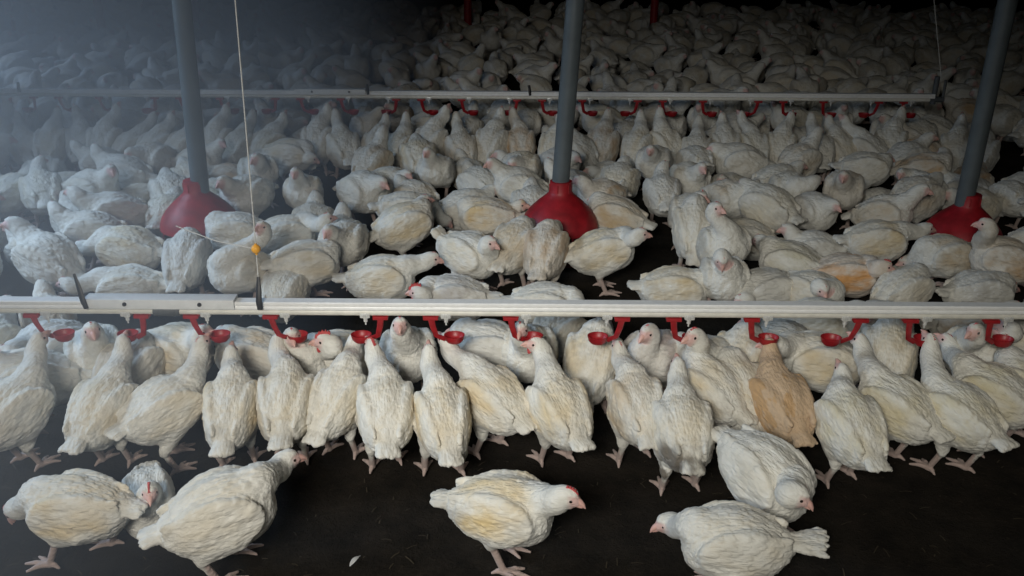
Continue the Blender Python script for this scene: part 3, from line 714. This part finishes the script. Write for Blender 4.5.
near_hen(846, 275, 4, 884, 266, 'orange-winged hen lying above the rail with dark red wattles', pitch=4, hc=.105, sit=True, look=(-14, -14), seed=81, amt=1.25, stain=(.72, .38, .15), comb=.8, wattle=True, L=.11, **K)
near_hen(878, 240, 4, 926, 228, 'broad cream hen side-on in shade before the shadowed feeder', pitch=4, hc=.14, look=(0, -10), seed=82, amt=.8, L=.13, **K)
near_hen(902, 290, 34, 917, 274, 'alert hen with pointed bill just above rail, in front of shadowed feeder', pitch=14, hc=.10, sit=True, look=(-30, -6), seed=83, amt=.3, L=.11, **K)
near_hen(1004, 258, 160, 986, 224, 'hen with long diagonal neck at the dark edge, beside shadowed feeder', pitch=14, hc=.165, look=(0, -4), seed=84, amt=1.3, stain=(.60, .42, .25), L=.17, **K)
near_hen(866, 168, 2, 887, 158, 'white hen standing clear in dark profile, uphill of the orange-winged hen', pitch=2, hc=.18, look=(0, -14), seed=85, amt=.3, L=.10, h=.0045, group=G_MD)
near_hen(290, 154, 6, 312, 158, 'cream hen with drooped wing at edge of dark gap, beyond hazy feeder', pitch=2, hc=.18, look=(0, -30), seed=86, amt=.8, L=.09, h=.0045, group=G_MD)
near_hen(765, 290, 190, 742, 300, 'grey-white hen lying low behind the rail next to the red-combed hen', pitch=0, hc=.085, sit=True, look=(0, -20), seed=87, amt=.4, stain=GREY, L=.10, **K)
near_hen(812, 293, -50, 822, 288, 'hen bowing its dark-stained head over the rail below the orange wing', pitch=4, hc=.09, sit=True, look=(-20, -40), seed=88, amt=.5, L=.09, **K)
near_hen(790, 262, 150, 760, 240, 'olive-shaded hen sloping down behind the low grey-white hen', pitch=10, hc=.12, sit=True, look=(0, -20), seed=89, amt=.9, stain=(.55, .50, .34), L=.12, **K)
near_hen(945, 255, 185, 905, 262, 'brown-tinged hen crouched against the shadowed feeder hood', pitch=6, hc=.12, look=(0, -20), seed=90, amt=1.0, stain=TAN, L=.12, **K)
near_hen(980, 292, 10, 1010, 288, 'streaked grey hen lying by the rail at the dark edge', pitch=2, hc=.085, sit=True, look=(0, -10), seed=91, amt=.5, stain=GREY, comb=.8, L=.11, **K)
near_hen(615, 215, 160, 598, 200, 'pink-necked hen standing against the bright middle feeder hood', pitch=16, hc=.17, look=(0, 4), seed=92, amt=.8, stain=TAN, L=.11, **K)
near_hen(486, 216, 170, 520, 205, 'golden-backed hen crouched before the middle feeder', pitch=4, hc=.16, look=(180, 0), seed=93, amt=1.2, stain=(.70, .53, .30), L=.11, **K)

MID1 = len(PLACED)
# ------------------------------------------------------------------ kinds of pose for the crowd
LIB = []
def lib(phrase, wt, eyes=False, **k):
    k.setdefault('ruff', 1.3); P = hen_pose(**k); me, hf = hen_mesh(P, .0048)
    o = link('hen', me); head_children(o, hf, eyes, .55); LIB.append((o, phrase, wt, P)); return o
lib('standing alert', 2, seed=101, head=(.14, 0, .305), pitch=20, fat=1.06)
lib('standing, head turned', 2, head=(.13, .02, .285), look=(.75, .65, -.1), seed=102, pitch=20, fat=1.10)
lib('standing, head turned', 2, head=(.135, -.02, .27), look=(.7, -.7, -.1), seed=103, pitch=12, fat=1.06)
lib('standing, neck short', 3, head=(.13, 0, .235), look=(1, 0, -.3), seed=104, pitch=10, fat=1.14)
lib('sitting', 3, sit=True, hc=.09, pitch=6, head=(.125, 0, .18), look=(1, .2, -.15), seed=105, fat=1.12)
lib('sitting', 3, sit=True, hc=.085, pitch=4, head=(.125, .02, .150), look=(1, -.4, -.3), seed=106, fat=1.16)
lib('crouched', 3, hc=.13, pitch=4, head=(.125, 0, .20), look=(1, -.3, -.2), seed=107, fat=1.12)
lib('pecking', 2, hc=.165, pitch=-6, head=(.18, .01, .09), look=(1, 0, -1.0), seed=108, fat=1.08)
lib('preening', 2, hc=.165, pitch=12, head=(.09, .08, .24), look=(-.5, .8, -.3), seed=109, fat=1.08)
lib('walking', 2, hc=.17, pitch=8, head=(.15, 0, .27), look=(1, 0, -.15), seed=110, feet=((.05, .04, 0), (-.04, -.04, 0)), fat=1.04)
DRK = [lib('drinking', 0, hc=.17, pitch=32, head=(.145, 0, .305), look=(.7, .1, .7), seed=111), lib('drinking', 0, hc=.17, pitch=26, head=(.165, .03, .31), look=(.7, .3, .6), seed=112, fat=.95),
       lib('drinking', 0, hc=.175, pitch=38, head=(.13, -.03, .325), look=(.7, -.2, .8), seed=113, fat=.94), lib('drinking', 0, hc=.165, pitch=20, head=(.19, 0, .30), look=(1, 0, .3), seed=114, fat=1.04)]
BAG = [i for i, l in enumerate(LIB) for _ in range(l[2])]
used = set()
def crowd_hen(i, x, y, hdg, scale, parts=True):
    src, phrase, _, P = LIB[i]
    if i in used or not parts: o = src.copy(); COL.objects.link(o)
    else: o = src
    if parts and i in used:
        for ch in src.children:
            c = ch.copy(); COL.objects.link(c); c.parent = o
    if parts: used.add(i)
    o.location = (x, y, 0); o.rotation_euler = (0, 0, R_(hdg)); o.scale = (scale,) * 3
    st = random.choice([CREAM, CREAM, CREAM, TAN, GREY, (.66, .56, .36)]); am = random.choice([.2, .3, .5, .6, .8])
    if random.random() < .05: st, am = (.60, .42, .25), 1.2
    o.color = (*st, am)
    PLACED.append((x, y)); ALL.append([o, phrase, hdg, pix((x, y, .15 * scale)), x, y]); return o
def free(x, y, d):
    return all((x - a) ** 2 + (y - b) ** 2 > (.27 if 0 < b - y else max(d, .23)) ** 2 for a, b in PLACED[MID0:MID1]) and all((x - a) ** 2 + (y - b) ** 2 > d * d for a, b in PLACED) and all((x - f[0]) ** 2 + (y - f[1]) ** 2 > (.32 if y < f[1] else .24) ** 2 for f in FEED)
def half_w(y): return (512 + 45) / FPX * (y * math.cos(PITCH) + 1.3 * math.sin(PITCH))

# ---- hens drinking at the far rail, mostly seen from behind
x = -half_w(YF); k = 0
while x < XF(990):
    y = YF - .16 - random.uniform(0, .10)
    if free(x, y, .10): crowd_hen(LIB.index(next(l for l in LIB if l[0] is DRK[k % 4])), x, y, 90 + random.uniform(-32, 32), random.uniform(.94, 1.05))
    x += random.uniform(.125, .185); k += 1
FAR_ROW = len(ALL)
# ---- the crowd between the rails
DARK = [(at_z(325, 185, 0)[:2], .21), (at_z(328, 208, 0)[:2], .18), (at_z(335, 228, 0)[:2], .13), (at_z(1008, 180, 0)[:2], .26), (at_z(345, 215, 0)[:2], .10), (at_z(930, 190, 0)[:2], .13), (at_z(40, 265, .1)[:2], .13), (at_z(470, 285, 0)[:2], .12), (at_z(570, 292, 0)[:2], .10), (at_z(505, 288, 0)[:2], .10), (at_z(615, 290, 0)[:2], .12), (at_z(655, 285, 0)[:2], .09)]
HAND = len(PLACED)
for rnd, dist in ((0, .235), (1, .205), (2, .19)):
    for _ in range(2600):
        y = random.uniform(2.62, 4.86); x = random.uniform(-1, 1) * half_w(y)
        if not free(x, y, dist) or any((x - c[0]) ** 2 + (y - c[1]) ** 2 < r * r for c, r in DARK): continue
        near = y < 2.98
        if near and 55 < pix((x, y, .1))[0] < 750: continue
        crowd_hen(random.choice((4, 5)) if near else random.choice(BAG), x, y, random.uniform(0, 360), random.uniform(.92, 1.06))
MID = len(ALL)
# ---- the crowd beyond the far rail: the nearest one by one, the rest as a mass
LEFT = 298 - len(PLACED)
far = []
for _ in range(60000):
    y = YF + .16 + (10.6 - YF) * random.random() ** 1.0; x = random.uniform(-1, 1) * half_w(y) * 1.05
    if all((x - a) ** 2 + (y - b) ** 2 > .235 ** 2 for a, b in far) and free(x, y, .16): far.append((x, y))
far.sort(key=lambda q: q[1])
print('CROWD', FAR_ROW, MID - FAR_ROW, 'left', LEFT, 'far', len(far))
for x, y in far[:LEFT]: crowd_hen(random.choice(BAG), x, y, random.uniform(0, 360), random.uniform(.92, 1.06), parts=False)
for i, (o, *_r) in enumerate(LIB):
    if i not in used:
        for ch in list(o.children): bpy.data.objects.remove(ch)
        bpy.data.objects.remove(o)
rest = far[LEFT:]
VV, QQ, KK, FF, n0 = [], [], [], [], 0
solids = [hen_solid(LIB[i][3], .011)[:4] for i in range(10)]
for x, y in rest:
    V, Q, mk, fl = solids[random.choice(BAG)]
    a = random.uniform(0, 2 * math.pi); sc = random.uniform(.93, 1.06); c, s_ = math.cos(a) * sc, math.sin(a) * sc
    VV.append(np.stack([V[:, 0] * c - V[:, 1] * s_ + x, V[:, 0] * s_ + V[:, 1] * c + y, V[:, 2] * sc], 1)); QQ.append(Q + n0); KK.append(mk); FF.append(fl + [random.random() * 3, 0, 0]); n0 += len(V)
me = mesh_from('distant_flock', np.concatenate(VV), np.concatenate(QQ), [M['plumage']])
me.attributes.new('mask', 'FLOAT_COLOR', 'POINT').data.foreach_set('color', np.concatenate(KK).astype(np.float32).ravel())
me.attributes.new('flow', 'FLOAT_VECTOR', 'POINT').data.foreach_set('vector', np.concatenate(FF).astype(np.float32).ravel())
o = link('distant_flock', me); o.color = (*CREAM, .6)
tag(o, 'dim mass of white hens packed far beyond the far drinker rail', 'flock', kind='stuff')

# ---- a label for every hen of the crowd: which rank it stands in and where along that rank, counted from a feeder tube
ORD = 'first second third fourth fifth sixth seventh eighth ninth tenth eleventh twelfth thirteenth fourteenth fifteenth sixteenth seventeenth eighteenth nineteenth twentieth'.split()
tubes = [(pix(f + np.array([0, 0, .3]))[0], n) for f, n in zip(FEED, ('hazy', 'middle', 'shadowed'))]
def rank_of(i, y):
    if i < FAR_ROW: return 'in the row at far rail', 'hens drinking at the far rail'
    if i < MID:
        k = min(int((y - 2.60) / .38), 5); return 'in %s rank behind near rail' % ORD[k], 'hens crowded between the two rails'
    k = int((y - YF) / .32); return 'in %s rank beyond far rail' % ORD[k], 'hens beyond the far rail'
ranks = {}
for i, r in enumerate(ALL): ranks.setdefault(rank_of(i, r[5]), []).append(r)
for (words_, grp), rows in ranks.items():
    by = {}
    for r in rows:
        px = r[3][0]; j = min(range(3), key=lambda q: abs(tubes[q][0] - px)); by.setdefault((j, px > tubes[j][0]), []).append(r)
    for (j, right), rs in by.items():
        rs.sort(key=lambda r: abs(r[3][0] - tubes[j][0]))
        for k, r in enumerate(rs):
            o, phrase, hdg = r[:3]; fw = face_word(hdg)
            ph = phrase.split(',')[0]
            tag(o, '%s %s hen, %s %s of %s tube %s' % (ph, fw, ORD[k], 'right' if right else 'left', tubes[j][1], words_), 'hen', grp)

# ------------------------------------------------------------------ litter bits
j = random.Random(5)
mb = MB()
for _ in range(170):
    px, py = j.uniform(-20, 1044), 576 - 130 * j.random() ** .8 + 12
    p = at_z(px, py, .004); a = j.uniform(0, 6.28); L = j.uniform(.006, .032); w = j.uniform(.0007, .0016)
    d = Vector((math.cos(a), math.sin(a), j.uniform(-.1, .25))) * L; q = Vector((p[0], p[1], .004))
    mb.tube([q - d * .5, q + Vector((0, 0, .002)), q + d * .5], w, 4, flat=.5)
tag(mb.build('straw_litter', 'straw'), 'scattered straw bits on the dark litter floor', 'straw', kind='stuff')
for px, py, a, L, lab in ((355, 561, 1.1, .042, 'small white feather lying alone on dark litter before the cord'), (700, 462, .3, .03, 'tiny white feather on litter by the soiled-rump hen feet')):
    p = at_z(px, py, .004); f = MB(); n = 9
    for t in range(n):
        u = t / (n - 1)
    pts = [(L * (u - .5) * math.cos(a), L * (u - .5) * math.sin(a), .006 * math.sin(u * 3.14)) for u in np.linspace(0, 1, n)]
    f.tube(pts, [.0006 + .0055 * math.sin(min(1, u * 1.15) * 3.05) ** .7 * (u > .12) for u in np.linspace(0, 1, n)], 8, flat=.12)
    o = f.build('fallen_feather', 'quill_white'); o.location = (p[0], p[1], .004); tag(o, lab, 'feather')

# ------------------------------------------------------------------ dusty haze in the daylight from the side opening
hz = MB().box((-7, .25, .02), (-.56, 12, 2.85)).mesh('haze', 'plaster'); hz.materials.clear()
hm = bpy.data.materials.new('dust_haze'); hm.use_nodes = True; hm.node_tree.nodes.clear()
vs = hm.node_tree.nodes.new('ShaderNodeVolumeScatter'); vs.inputs['Color'].default_value = (.86, .92, 1, 1); vs.inputs['Density'].default_value = .165; vs.inputs['Anisotropy'].default_value = .2
om = hm.node_tree.nodes.new('ShaderNodeOutputMaterial'); hm.node_tree.links.new(vs.outputs[0], om.inputs['Volume'])
hz.materials.append(hm)
tag(link('haze', hz), 'bluish dusty haze hanging in the air on the lit side of shed', 'haze', kind='stuff')
